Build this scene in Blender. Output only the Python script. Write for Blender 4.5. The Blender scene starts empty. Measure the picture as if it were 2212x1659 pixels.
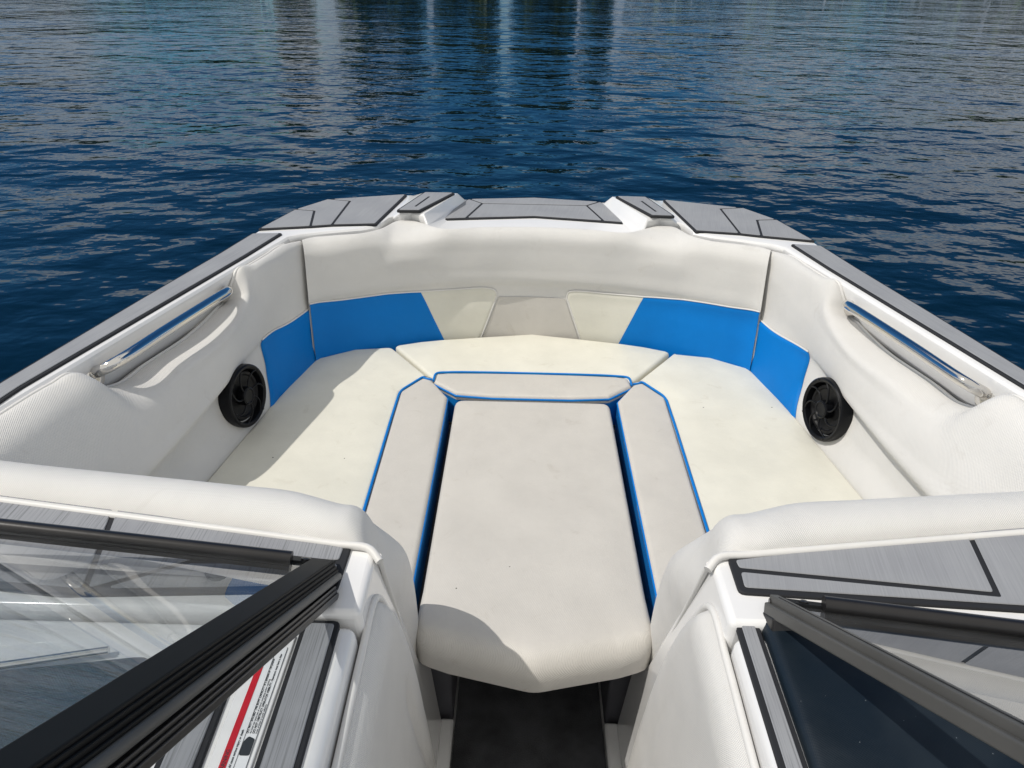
import bpy, bmesh, math, random
import numpy as np
from mathutils import Vector, Matrix
from mathutils.geometry import delaunay_2d_cdt

R = math.radians
scn = bpy.context.scene
COL = scn.collection
random.seed(7)

# ------------------------------------------------------------------ camera
PITCH, YAW, ROLL = R(30.0), R(0.6), R(1.04)
CAM = np.array([-0.05, 0.0, 1.91])
FPX = 1609.0                                   # focal length in pixels of a 2212 px wide frame


def cam_axes():
    fw = np.array([-math.sin(YAW) * math.cos(PITCH), math.cos(YAW) * math.cos(PITCH), -math.sin(PITCH)])
    rt = np.array([math.cos(YAW), math.sin(YAW), 0.0])
    dn = np.cross(fw, rt)
    c, s = math.cos(ROLL), math.sin(ROLL)
    return c * rt - s * dn, s * rt + c * dn, fw


AX, AY, AZ = cam_axes()
cam_d = bpy.data.cameras.new("camera")
cam_d.sensor_fit = 'HORIZONTAL'
cam_d.sensor_width = 36.0
cam_d.lens = 36.0 * FPX / 2212.0
cam_d.clip_start = 0.02
cam_d.clip_end = 3000
cam_o = bpy.data.objects.new("camera", cam_d)
COL.objects.link(cam_o)
m = Matrix.Identity(4)
for i in range(3):
    m[i][0] = AX[i]; m[i][1] = -AY[i]; m[i][2] = -AZ[i]; m[i][3] = CAM[i]
cam_o.matrix_world = m
scn.camera = cam_o

# ------------------------------------------------------------------ light
SUN_DIR = Vector((-0.545, -0.12, 0.84)).normalized()     # towards the sun: from port, slightly astern
SUN_EL = math.asin(SUN_DIR.z)
SUN_AZ = math.atan2(SUN_DIR.x, SUN_DIR.y)
sun_d = bpy.data.lights.new("sun", 'SUN')
sun_d.energy = 3.7
sun_d.angle = R(0.5)
sun_d.color = (1.0, 0.955, 0.89)
sun_o = bpy.data.objects.new("sun", sun_d)
sun_o.rotation_euler = SUN_DIR.to_track_quat('Z', 'Y').to_euler()
sun_o.location = (-20, -6, 32)
COL.objects.link(sun_o)

scn.view_settings.view_transform = 'Standard'
scn.view_settings.look = 'None'
scn.view_settings.exposure = -0.36
scn.view_settings.gamma = 1.0
scn.cycles.max_bounces = 10
scn.cycles.transparent_max_bounces = 12

world = bpy.data.worlds.new("World")
scn.world = world
world.use_nodes = True
wt = world.node_tree
wt.nodes.clear()
CLOUD_SHIFT = (0.35, 0.1, 0.2)


def N(nt, kind, **kw):
    n = nt.nodes.new(kind)
    for k, v in kw.items():
        if k.startswith('i_'):
            n.inputs[k[2:].replace('_', ' ')].default_value = v
        elif k.startswith('n_'):
            n.inputs[int(k[2:])].default_value = v
        else:
            setattr(n, k, v)
    return n


def L(nt, a, ao, b, bi):
    nt.links.new(a.outputs[ao], b.inputs[bi])


sky = N(wt, 'ShaderNodeTexSky', sky_type='NISHITA', sun_disc=False, sun_elevation=SUN_EL,
        sun_rotation=SUN_AZ, air_density=1.0, dust_density=0.2, ozone_density=4.0)
deep = N(wt, 'ShaderNodeMixRGB', blend_type='MULTIPLY', n_0=1.0)
deep.inputs['Color2'].default_value = (0.23, 0.56, 0.78, 1)      # clear polarised blue of the day
tc = N(wt, 'ShaderNodeTexCoord')
mp = N(wt, 'ShaderNodeMapping')
mp.inputs['Scale'].default_value = (1.0, 1.0, 2.2)
mp.inputs['Location'].default_value = CLOUD_SHIFT
cn = N(wt, 'ShaderNodeTexNoise', i_Scale=2.6, i_Detail=7.0, i_Roughness=0.55)
sx = N(wt, 'ShaderNodeSeparateXYZ')
# broken cumulus low over the far shore, open blue above it, unseen cloud added astern and overhead as fill light
hi = N(wt, 'ShaderNodeMapRange', n_1=0.20, n_2=0.42, n_3=0.0, n_4=-0.22)
ast = N(wt, 'ShaderNodeMapRange', n_1=0.2, n_2=-0.25, n_3=0.0, n_4=0.5)
a1 = N(wt, 'ShaderNodeMath', operation='ADD')
a2 = N(wt, 'ShaderNodeMath', operation='ADD')
cr = N(wt, 'ShaderNodeValToRGB')
cr.color_ramp.elements[0].position = 0.50
cr.color_ramp.elements[1].position = 0.60
mixc = N(wt, 'ShaderNodeMixRGB', blend_type='MIX')
cb = N(wt, 'ShaderNodeValToRGB')                                # cloud brightness climbs with height
ce = cb.color_ramp.elements
ce[0].position = 0.0; ce[0].color = (.26, .30, .345, 1)
ce[1].position = 1.0; ce[1].color = (1, .985, .95, 1)
e_ = ce.new(.22); e_.color = (.84, .89, .94, 1)
e_ = ce.new(.5); e_.color = (.95, .94, .91, 1)
cbm = N(wt, 'ShaderNodeVectorMath', operation='SCALE')
cbm.inputs['Scale'].default_value = 8.2
lowc = N(wt, 'ShaderNodeMapRange', n_1=0.0, n_2=0.22, n_3=0.12, n_4=0.0)
a3 = N(wt, 'ShaderNodeMath', operation='ADD')
over = N(wt, 'ShaderNodeMapRange', n_1=0.62, n_2=0.9, n_3=0.0, n_4=0.34)
a4 = N(wt, 'ShaderNodeMath', operation='ADD')
bg = N(wt, 'ShaderNodeBackground', i_Strength=0.125)
wo = N(wt, 'ShaderNodeOutputWorld')
L(wt, tc, 'Generated', mp, 'Vector'); L(wt, mp, 'Vector', cn, 'Vector'); L(wt, tc, 'Generated', sx, 'Vector')
L(wt, sx, 'Z', hi, 0); L(wt, sx, 'Y', ast, 0)
L(wt, cn, 'Fac', a1, 0); L(wt, hi, 0, a1, 1); L(wt, a1, 0, a2, 0); L(wt, ast, 0, a2, 1); L(wt, sx, 'Z', lowc, 0); L(wt, a2, 0, a3, 0); L(wt, lowc, 0, a3, 1); L(wt, sx, 'Z', over, 0); L(wt, a3, 0, a4, 0); L(wt, over, 0, a4, 1); L(wt, a4, 0, cr, 'Fac')
L(wt, sx, 'Z', cb, 'Fac'); L(wt, cb, 'Color', cbm, 0); L(wt, cbm, 0, mixc, 'Color2')
L(wt, sky, 'Color', deep, 'Color1')
L(wt, cr, 'Color', mixc, 'Fac'); L(wt, deep, 'Color', mixc, 'Color1'); L(wt, mixc, 'Color', bg, 'Color')
L(wt, bg, 'Background', wo, 'Surface')


# ------------------------------------------------------------------ photo measurements -> points on real planes
def P(u, v, z):
    d = AX * (u - 1106.0) / FPX + AY * (v - 829.5) / FPX + AZ
    t = (z - CAM[2]) / d[2]
    return CAM + d * t


def proj(p):
    q = np.asarray(p) - CAM
    dz = q @ AZ
    return np.stack([1106 + FPX * (q @ AX) / dz, 829.5 + FPX * (q @ AY) / dz], -1)


def z3(x, y): return ((900 + 1.1302 * x) * .54, (700 + 1.1302 * y) * .54)
def z4(x, y): return (x * .3581, 486 + y * .3581)
def z5(x, y): return (1512 + x * .358, 486 + y * .358)
def z6(x, y): return ((1400 + .6329 * x) * .54, (1300 + .6329 * y) * .54)


def xy(p): return (float(p[0]), float(p[1]))


def sym(l, r, z):
    a, b = P(*l, z), P(*r, z)
    return (float((b[0] - a[0]) / 2), float((a[1] + b[1]) / 2))


# ------------------------------------------------------------------ materials
def new_mat(name):
    mt = bpy.data.materials.new(name)
    mt.use_nodes = True
    nt = mt.node_tree
    b = nt.nodes['Principled BSDF']
    return mt, nt, b


def vinyl(name, col, dirt=0.06, weave=0.0044, bump=0.25, rough=0.45, stain=(0.55, 0.5, 0.42), stain_amt=0.25, spec=0.4):
    mt, nt, b = new_mat(name)
    b.inputs['Roughness'].default_value = rough
    b.inputs['Specular IOR Level'].default_value = spec
    tcn = N(nt, 'ShaderNodeTexCoord')
    n1 = N(nt, 'ShaderNodeTexNoise', i_Scale=5.5, i_Detail=6.0, i_Roughness=0.62)
    L(nt, tcn, 'Object', n1, 'Vector')
    r1 = N(nt, 'ShaderNodeValToRGB')
    r1.color_ramp.elements[0].position = 0.34
    r1.color_ramp.elements[1].position = 0.68
    c = np.array(col)
    r1.color_ramp.elements[0].color = (*(c * (1 - dirt * 1.4)), 1)
    r1.color_ramp.elements[1].color = (*np.minimum(c * (1 + dirt * 0.6), 0.95), 1)
    L(nt, n1, 'Fac', r1, 'Fac')
    # scattered worn stains
    n2 = N(nt, 'ShaderNodeTexNoise', i_Scale=13.0, i_Detail=8.0, i_Roughness=0.7, i_Distortion=0.6)
    L(nt, tcn, 'Object', n2, 'Vector')
    r2 = N(nt, 'ShaderNodeValToRGB')
    r2.color_ramp.elements[0].position = 0.60
    r2.color_ramp.elements[1].position = 0.78
    r2.color_ramp.elements[1].color = (stain_amt,) * 3 + (1,)
    L(nt, n2, 'Fac', r2, 'Fac')
    mx = N(nt, 'ShaderNodeMixRGB')
    mx.inputs['Color2'].default_value = (*(c * np.array(stain)), 1)
    L(nt, r2, 'Color', mx, 'Fac'); L(nt, r1, 'Color', mx, 'Color1')
    # woven grain from the UVs (metres)
    uv = N(nt, 'ShaderNodeUVMap')
    sp = N(nt, 'ShaderNodeSeparateXYZ')
    L(nt, uv, 'UV', sp, 'Vector')
    waves = []
    for ax in ('X', 'Y'):
        mu = N(nt, 'ShaderNodeMath', operation='MULTIPLY', n_1=2 * math.pi / weave)
        sn = N(nt, 'ShaderNodeMath', operation='SINE')
        L(nt, sp, ax, mu, 0); L(nt, mu, 0, sn, 0)
        waves.append(sn)
    pr = N(nt, 'ShaderNodeMath', operation='MULTIPLY')
    L(nt, waves[0], 0, pr, 0); L(nt, waves[1], 0, pr, 1)
    tone = N(nt, 'ShaderNodeMapRange', n_1=-1.0, n_2=1.0, n_3=1.0 - .32 * bump, n_4=1.0)
    mt2 = N(nt, 'ShaderNodeMixRGB', blend_type='MULTIPLY', n_0=1.0)
    L(nt, pr, 0, tone, 0); L(nt, mx, 'Color', mt2, 1); L(nt, tone, 0, mt2, 2); L(nt, mt2, 'Color', b, 'Base Color')
    n3 = N(nt, 'ShaderNodeTexNoise', i_Scale=16.0, i_Detail=3.0)
    L(nt, tcn, 'Object', n3, 'Vector')
    b1 = N(nt, 'ShaderNodeBump', i_Strength=bump, i_Distance=0.0014)
    b2 = N(nt, 'ShaderNodeBump', i_Strength=0.22, i_Distance=0.008)
    L(nt, n3, 'Fac', b2, 'Height'); L(nt, pr, 0, b1, 'Height'); L(nt, b2, 'Normal', b1, 'Normal')
    L(nt, b1, 'Normal', b, 'Normal')
    return mt


def plain(name, col, rough=0.4, metal=0.0, coat=0.0, noise=0.04, bump=0.0, bscale=60.0, spec=0.5):
    mt, nt, b = new_mat(name)
    b.inputs['Roughness'].default_value = rough
    b.inputs['Metallic'].default_value = metal
    b.inputs['Coat Weight'].default_value = coat
    b.inputs['Specular IOR Level'].default_value = spec
    tcn = N(nt, 'ShaderNodeTexCoord')
    n1 = N(nt, 'ShaderNodeTexNoise', i_Scale=9.0, i_Detail=5.0)
    L(nt, tcn, 'Object', n1, 'Vector')
    r1 = N(nt, 'ShaderNodeValToRGB')
    c = np.array(col)
    r1.color_ramp.elements[0].position = .35; r1.color_ramp.elements[1].position = .65
    r1.color_ramp.elements[0].color = (*(c * (1 - noise)), 1)
    r1.color_ramp.elements[1].color = (*np.minimum(c * (1 + noise), .97), 1)
    L(nt, n1, 'Fac', r1, 'Fac'); L(nt, r1, 'Color', b, 'Base Color')
    if bump:
        n2 = N(nt, 'ShaderNodeTexNoise', i_Scale=bscale, i_Detail=4.0)
        L(nt, tcn, 'Object', n2, 'Vector')
        bp = N(nt, 'ShaderNodeBump', i_Strength=bump, i_Distance=0.002)
        L(nt, n2, 'Fac', bp, 'Height'); L(nt, bp, 'Normal', b, 'Normal')
    return mt


def brushed(name, col, angle, dark=0.55, amount=0.6):
    """grey foam decking with brushed streaks running along `angle` (0 = along x)."""
    mt, nt, b = new_mat(name)
    b.inputs['Roughness'].default_value = 0.62
    b.inputs['Specular IOR Level'].default_value = 0.35
    tcn = N(nt, 'ShaderNodeTexCoord')
    mpn = N(nt, 'ShaderNodeMapping')
    mpn.vector_type = 'TEXTURE'
    mpn.inputs['Rotation'].default_value = (0, 0, angle)
    L(nt, tcn, 'Object', mpn, 'Vector')
    mp2 = N(nt, 'ShaderNodeMapping')
    mp2.inputs['Scale'].default_value = (6.0, 330.0, 6.0)
    L(nt, mpn, 'Vector', mp2, 'Vector')
    n1 = N(nt, 'ShaderNodeTexNoise', i_Scale=1.0, i_Detail=4.0, i_Roughness=0.6)
    L(nt, mp2, 'Vector', n1, 'Vector')
    r1 = N(nt, 'ShaderNodeValToRGB')
    c = np.array(col)
    e = r1.color_ramp.elements
    e[0].position = 0.30; e[0].color = (*(c * dark), 1)
    e[1].position = 0.48; e[1].color = (*c, 1)
    e2 = e.new(0.75); e2.color = (*(c * 1.12), 1)
    L(nt, n1, 'Fac', r1, 'Fac')
    n2 = N(nt, 'ShaderNodeTexNoise', i_Scale=7.0, i_Detail=5.0)
    L(nt, tcn, 'Object', n2, 'Vector')
    mx = N(nt, 'ShaderNodeMixRGB', blend_type='MULTIPLY', n_0=amount)
    r3 = N(nt, 'ShaderNodeValToRGB')
    r3.color_ramp.elements[0].color = (.86, .86, .88, 1); r3.color_ramp.elements[1].color = (1, 1, 1, 1)
    r3.color_ramp.elements[0].position = .35; r3.color_ramp.elements[1].position = .6
    L(nt, n2, 'Fac', r3, 'Fac'); L(nt, r1, 'Color', mx, 1); L(nt, r3, 'Color', mx, 2)
    L(nt, mx, 'Color', b, 'Base Color')
    bp = N(nt, 'ShaderNodeBump', i_Strength=0.25, i_Distance=0.001)
    L(nt, n1, 'Fac', bp, 'Height'); L(nt, bp, 'Normal', b, 'Normal')
    return mt


M = {}
M['vinyl'] = vinyl('white_woven_vinyl', (0.765, 0.752, 0.722), dirt=.03, bump=.45)
M['cream'] = vinyl('cream_vinyl', (0.70, 0.685, 0.60), dirt=.05, bump=.15, stain_amt=.35)
M['beige'] = vinyl('beige_vinyl', (0.60, 0.575, 0.53), dirt=.045, bump=.3, stain_amt=.4)
M['blue'] = vinyl('blue_vinyl', (0.0, 0.175, 0.56), dirt=.04, bump=.15, stain_amt=.0, rough=.48, spec=.18)
M['blue_side'] = vinyl('blue_edge_vinyl', (0.004, 0.17, 0.50), dirt=.05, bump=.1, stain_amt=.0)
M['gel'] = plain('white_gelcoat', (0.78, 0.775, 0.765), rough=.16, coat=.5, noise=.02)
M['black'] = plain('black_foam', (0.012, 0.013, 0.016), rough=.75)
M['frame'] = plain('black_anodised_frame', (0.006, 0.0065, 0.007), rough=.5, spec=.12, noise=.15)
M['frame_lit'] = plain('lit_anodised_frame', (0.075, 0.074, 0.070), rough=.42, spec=.4, noise=.08)  # black frame lightened: sun and sky glare put into the base colour
M['rubber'] = plain('black_rubber', (0.012, 0.011, 0.011), rough=.3, noise=.3, bump=.1)
M['plastic'] = plain('black_speaker_plastic', (0.004, 0.0045, 0.006), rough=.36, spec=.2)
M['cone'] = plain('black_speaker_cone', (0.006, 0.006, 0.007), rough=.5, spec=.3)
M['chrome'] = plain('polished_stainless', (0.68, 0.66, 0.63), rough=.09, metal=1, noise=.01)
M['carpet'] = plain('dark_carpet', (0.045, 0.046, 0.050), rough=.95, noise=.45, bump=1.0, bscale=260)
M['liner'] = plain('dark_footwell_liner', (0.08, 0.08, 0.09), rough=.6)
M['navy'] = vinyl('dark_navy_vinyl', (0.006, 0.012, 0.019), dirt=.1, bump=.12, stain_amt=0, rough=.4, spec=.35)
def dust(mt):
    nt = mt.node_tree; b = nt.nodes['Principled BSDF']
    src = b.inputs['Base Color'].links[0].from_socket
    tcn = N(nt, 'ShaderNodeTexCoord')
    vo = N(nt, 'ShaderNodeTexVoronoi', i_Scale=42.0)
    lt = N(nt, 'ShaderNodeMath', operation='LESS_THAN', n_1=.035)
    sm = N(nt, 'ShaderNodeTexNoise', i_Scale=5.0, i_Detail=4.0)
    rg = N(nt, 'ShaderNodeMapRange', n_1=.45, n_2=.7, n_3=0.0, n_4=.05)
    mx = N(nt, 'ShaderNodeMath', operation='MAXIMUM')
    mm = N(nt, 'ShaderNodeMath', operation='MULTIPLY', n_1=.6)
    mix = N(nt, 'ShaderNodeMixRGB')
    mix.inputs['Color2'].default_value = (.32, .36, .38, 1)
    L(nt, tcn, 'Object', vo, 'Vector'); L(nt, tcn, 'Object', sm, 'Vector'); L(nt, vo, 'Distance', lt, 0)
    L(nt, lt, 0, mm, 0); L(nt, sm, 'Fac', rg, 0); L(nt, mm, 0, mx, 0); L(nt, rg, 0, mx, 1)
    nt.links.new(src, mix.inputs['Color1']); L(nt, mx, 0, mix, 'Fac'); L(nt, mix, 'Color', b, 'Base Color')


def crumbs(mt, scale, size):
    nt = mt.node_tree; b = nt.nodes['Principled BSDF']
    src = b.inputs['Base Color'].links[0].from_socket
    tcn = N(nt, 'ShaderNodeTexCoord')
    vo = N(nt, 'ShaderNodeTexVoronoi', i_Scale=scale)
    lt = N(nt, 'ShaderNodeMath', operation='LESS_THAN', n_1=size)
    mix = N(nt, 'ShaderNodeMixRGB')
    mix.inputs['Color2'].default_value = (.05, .045, .035, 1)
    L(nt, tcn, 'Object', vo, 'Vector'); L(nt, vo, 'Distance', lt, 0)
    nt.links.new(src, mix.inputs['Color1']); L(nt, lt, 0, mix, 'Fac'); L(nt, mix, 'Color', b, 'Base Color')


dust(M['navy'])
crumbs(M['cream'], 9.0, .022)
crumbs(M['beige'], 9.0, .022)
GREY = (0.285, 0.292, 0.305)
M['pad_y'] = brushed('grey_foam_streaks_fore_aft', GREY, R(90))
M['pad_x'] = brushed('grey_foam_streaks_across', GREY, R(4), amount=.8)
M['pad_pl'] = brushed('grey_foam_port_gunwale', GREY, R(76), dark=.85)
M['pad_pr'] = brushed('grey_foam_starboard_gunwale', GREY, R(104), dark=.85)
M['pad_soft'] = brushed('grey_foam_fine', GREY, R(80), dark=.92)
M['red'] = plain('red_label_print', (0.50, 0.010, 0.022), rough=.35)
M['paper'] = plain('white_label_film', (0.74, 0.75, 0.76), rough=.3)
M['ink'] = plain('black_label_ink', (0.02, 0.025, 0.03), rough=.5)


def glass_mat(name, two_faced):
    mt = bpy.data.materials.new(name)
    mt.use_nodes = True
    nt = mt.node_tree
    nt.nodes.clear()
    out = N(nt, 'ShaderNodeOutputMaterial')
    tr = N(nt, 'ShaderNodeBsdfTransparent')
    tr.inputs['Color'].default_value = (0.945, 0.955, 0.96, 1)
    gl = N(nt, 'ShaderNodeBsdfGlossy', i_Roughness=0.0)
    gl.inputs['Color'].default_value = (1, 1, 1, 1)
    fr = N(nt, 'ShaderNodeFresnel', i_IOR=1.52)
    mx = N(nt, 'ShaderNodeMixShader')
    ad = N(nt, 'ShaderNodeMath', operation='ADD', n_1=1.0)
    dv = N(nt, 'ShaderNodeMath', operation='DIVIDE')
    tw = N(nt, 'ShaderNodeMath', operation='MULTIPLY', n_1=2.0)
    L(nt, fr, 'Fac', ad, 0); L(nt, fr, 'Fac', tw, 0); L(nt, tw, 0, dv, 0); L(nt, ad, 0, dv, 1)
    geo = N(nt, 'ShaderNodeNewGeometry')
    inv = N(nt, 'ShaderNodeMath', operation='SUBTRACT', n_0=1.0)
    ft = N(nt, 'ShaderNodeMath', operation='MULTIPLY')
    L(nt, geo, 'Backfacing', inv, 1); L(nt, inv, 0, ft, 0)
    if two_faced: L(nt, dv, 0, ft, 1)
    else: L(nt, fr, 'Fac', ft, 1)
    L(nt, ft, 0, mx, 'Fac')
    L(nt, tr, 0, mx, 1); L(nt, gl, 0, mx, 2); df = N(nt, 'ShaderNodeBsdfDiffuse')
    df.inputs['Color'].default_value = (.8, .8, .78, 1)
    tcn = N(nt, 'ShaderNodeTexCoord')
    mpn = N(nt, 'ShaderNodeMapping')
    mpn.inputs['Scale'].default_value = (3, 14, 3); mpn.inputs['Rotation'].default_value = (0, 0, R(35))
    nz = N(nt, 'ShaderNodeTexNoise', i_Scale=2.0, i_Detail=5.0)
    rg = N(nt, 'ShaderNodeMapRange', n_1=.35, n_2=.75, n_3=.003, n_4=.035)
    m3 = N(nt, 'ShaderNodeMixShader')
    L(nt, tcn, 'Object', mpn, 'Vector'); L(nt, mpn, 'Vector', nz, 'Vector'); L(nt, nz, 'Fac', rg, 0)
    L(nt, rg, 0, m3, 'Fac'); L(nt, mx, 0, m3, 1); L(nt, df, 0, m3, 2); L(nt, m3, 0, out, 'Surface')
    return mt


M['glass'] = glass_mat('windshield_glass', True)
M['glass_thin'] = glass_mat('thin_window_glass', False)


def water_mat():
    mt, nt, b = new_mat('lake_water')
    b.inputs['Base Color'].default_value = (0.0003, 0.008, 0.017, 1)
    b.inputs['Roughness'].default_value = 0.03
    b.inputs['IOR'].default_value = 1.333
    b.inputs['Specular IOR Level'].default_value = 0.5
    tcn = N(nt, 'ShaderNodeTexCoord')

    def layer(sx, sy, rot, scale, detail, rough=0.5, dist=0.0):
        mpn = N(nt, 'ShaderNodeMapping')
        mpn.inputs['Rotation'].default_value = (0, 0, rot)
        mpn.inputs['Scale'].default_value = (sx, sy, 1)
        n = N(nt, 'ShaderNodeTexNoise', i_Scale=scale, i_Detail=detail, i_Roughness=rough, i_Distortion=dist)
        L(nt, tcn, 'Object', mpn, 'Vector'); L(nt, mpn, 'Vector', n, 'Vector')
        return n
    a = layer(0.70, 1.0, R(10), 2.05, 1.5, .42, .35)
    c = layer(0.7, 1.0, R(-16), 6.0, 2.0, .45, .2)
    d = layer(0.8, 1.0, R(35), 0.35, 1.0)
    f = layer(0.75, 1.0, R(5), 10.0, 2.0)
    m4 = N(nt, 'ShaderNodeMath', operation='MULTIPLY', n_1=0.0032)
    s0 = N(nt, 'ShaderNodeMath', operation='ADD')
    L(nt, f, 'Fac', m4, 0)
    m1 = N(nt, 'ShaderNodeMath', operation='MULTIPLY', n_1=0.053)
    m2 = N(nt, 'ShaderNodeMath', operation='MULTIPLY', n_1=0.0145)
    m3 = N(nt, 'ShaderNodeMath', operation='MULTIPLY', n_1=0.16)
    s1 = N(nt, 'ShaderNodeMath', operation='ADD')
    s2 = N(nt, 'ShaderNodeMath', operation='ADD')
    L(nt, a, 'Fac', m1, 0); L(nt, c, 'Fac', m2, 0); L(nt, d, 'Fac', m3, 0)
    w = layer(0.7, 1.0, R(20), 0.09, 2.0)                 # wind patches
    wr = N(nt, 'ShaderNodeMapRange', n_1=0.35, n_2=0.65, n_3=0.55, n_4=1.35)
    wm = N(nt, 'ShaderNodeMath', operation='MULTIPLY')
    L(nt, w, 'Fac', wr, 0); L(nt, m2, 0, wm, 0); L(nt, wr, 0, wm, 1); m2 = wm
    L(nt, m2, 0, s0, 0); L(nt, m4, 0, s0, 1); L(nt, m1, 0, s1, 0); L(nt, s0, 0, s1, 1); L(nt, s1, 0, s2, 0); L(nt, m3, 0, s2, 1)
    bp = N(nt, 'ShaderNodeBump', i_Strength=1.0, i_Distance=1.0)
    L(nt, s2, 0, bp, 'Height'); L(nt, bp, 'Normal', b, 'Normal')
    return mt


# ------------------------------------------------------------------ object helpers
def tag(o, label=None, cat=None, group=None, kind=None):
    if label: o['label'] = label
    if cat: o['category'] = cat
    if group: o['group'] = group
    if kind: o['kind'] = kind
    return o


def empty(name, loc, label, cat, group=None):
    o = bpy.data.objects.new(name, None)
    o.empty_display_size = .1
    COL.objects.link(o)
    o.location = loc
    return tag(o, label, cat, group)


def link(name, me, mat, parent):
    o = bpy.data.objects.new(name, me)
    COL.objects.link(o)
    if mat is not None and len(me.materials) == 0:
        me.materials.append(mat)
    if parent is not None:
        o.parent = parent
        r = parent
        off = Vector((0, 0, 0))
        while r is not None:
            if r.type == 'EMPTY': off += r.location
            r = r.parent
        if parent.type == 'EMPTY':
            o.matrix_parent_inverse = Matrix.Translation(-off)
    return o


def mesh(name, verts, faces, mat, parent=None, uvs=None, smooth=True, sharp=None, bevel=0.0, segs=3):
    me = bpy.data.meshes.new(name)
    me.from_pydata([tuple(map(float, v)) for v in verts], [], faces)
    if uvs is not None:
        ul = me.uv_layers.new(name='UVMap')
        lv = np.empty(len(me.loops), dtype=np.int32)
        me.loops.foreach_get('vertex_index', lv)
        ul.data.foreach_set('uv', np.asarray(uvs, dtype=np.float32)[lv].ravel())
    me.validate()
    bm = bmesh.new(); bm.from_mesh(me)
    bmesh.ops.recalc_face_normals(bm, faces=bm.faces)
    bm.to_mesh(me); bm.free()
    for p in me.polygons: p.use_smooth = smooth
    if sharp is not None:
        me.set_sharp_from_angle(angle=R(sharp))
    o = link(name, me, mat, parent)
    if bevel:
        md = o.modifiers.new('edge', 'BEVEL')
        md.width = bevel; md.segments = segs; md.limit_method = 'ANGLE'; md.angle_limit = R(35)
        md.harden_normals = False
    return o


def catmull(pts, n):
    """n points evenly spread in parameter along a centripetal-ish spline through pts."""
    p = np.asarray(pts, float)
    if len(p) == 2:
        t = np.linspace(0, 1, n)[:, None]
        return p[0] * (1 - t) + p[1] * t
    d = np.linalg.norm(np.diff(p, axis=0), axis=1) ** 0.5
    d = np.maximum(d, 1e-5)
    k = np.concatenate([[0], np.cumsum(d)])
    return spline(k, p, np.linspace(0, k[-1], n))


def spline(k, p, q):
    """C1 spline with finite difference tangents limited for non-uniform knots."""
    k = np.asarray(k, float); p = np.asarray(p, float)
    h = np.diff(k)
    s = np.diff(p, axis=0) / h.reshape(-1, *([1] * (p.ndim - 1)))
    tng = np.empty_like(p)
    tng[0] = s[0]; tng[-1] = s[-1]
    hw = h.reshape(-1, *([1] * (p.ndim - 1)))
    tng[1:-1] = (s[:-1] * hw[1:] + s[1:] * hw[:-1]) / (hw[1:] + hw[:-1])
    i = np.clip(np.searchsorted(k, q, side='right') - 1, 0, len(k) - 2)
    sh = (-1,) + (1,) * (p.ndim - 1)
    u = ((q - k[i]) / h[i]).reshape(sh)
    hh = h[i].reshape(sh)
    return ((2 * u ** 3 - 3 * u ** 2 + 1) * p[i] + (u ** 3 - 2 * u ** 2 + u) * hh * tng[i]
            + (-2 * u ** 3 + 3 * u ** 2) * p[i + 1] + (u ** 3 - u ** 2) * hh * tng[i + 1])


def loft(sections, ni, nj):
    """sections: list of equal-length point lists -> (ni, nj, 3) grid."""
    S = np.asarray(sections, float)
    mid = S.mean(axis=1)
    k = np.concatenate([[0], np.cumsum(np.maximum(np.linalg.norm(np.diff(S, axis=0), axis=2).mean(axis=1), 1e-4))])
    G1 = spline(k, S, np.linspace(0, k[-1], ni))
    kj = np.concatenate([[0], np.cumsum(np.maximum(np.linalg.norm(np.diff(S, axis=1), axis=2).mean(axis=0), 1e-4))])
    out = spline(kj, G1.transpose(1, 0, 2), np.linspace(0, kj[-1], nj))
    return out.transpose(1, 0, 2)


def grid_uv(G):
    du = np.linalg.norm(np.diff(G, axis=0), axis=2).mean(axis=1)
    dv = np.linalg.norm(np.diff(G, axis=1), axis=2).mean(axis=0)
    u = np.concatenate([[0], np.cumsum(du)]); v = np.concatenate([[0], np.cumsum(dv)])
    return np.stack(np.meshgrid(u, v, indexing='ij'), -1)


def grid_mesh(name, G, mat, parent, **kw):
    ni, nj = G.shape[:2]
    idx = np.arange(ni * nj).reshape(ni, nj)
    f = np.stack([idx[:-1, :-1], idx[1:, :-1], idx[1:, 1:], idx[:-1, 1:]], -1).reshape(-1, 4)
    return mesh(name, G.reshape(-1, 3), f.tolist(), mat, parent, uvs=grid_uv(G).reshape(-1, 2), **kw)


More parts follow.
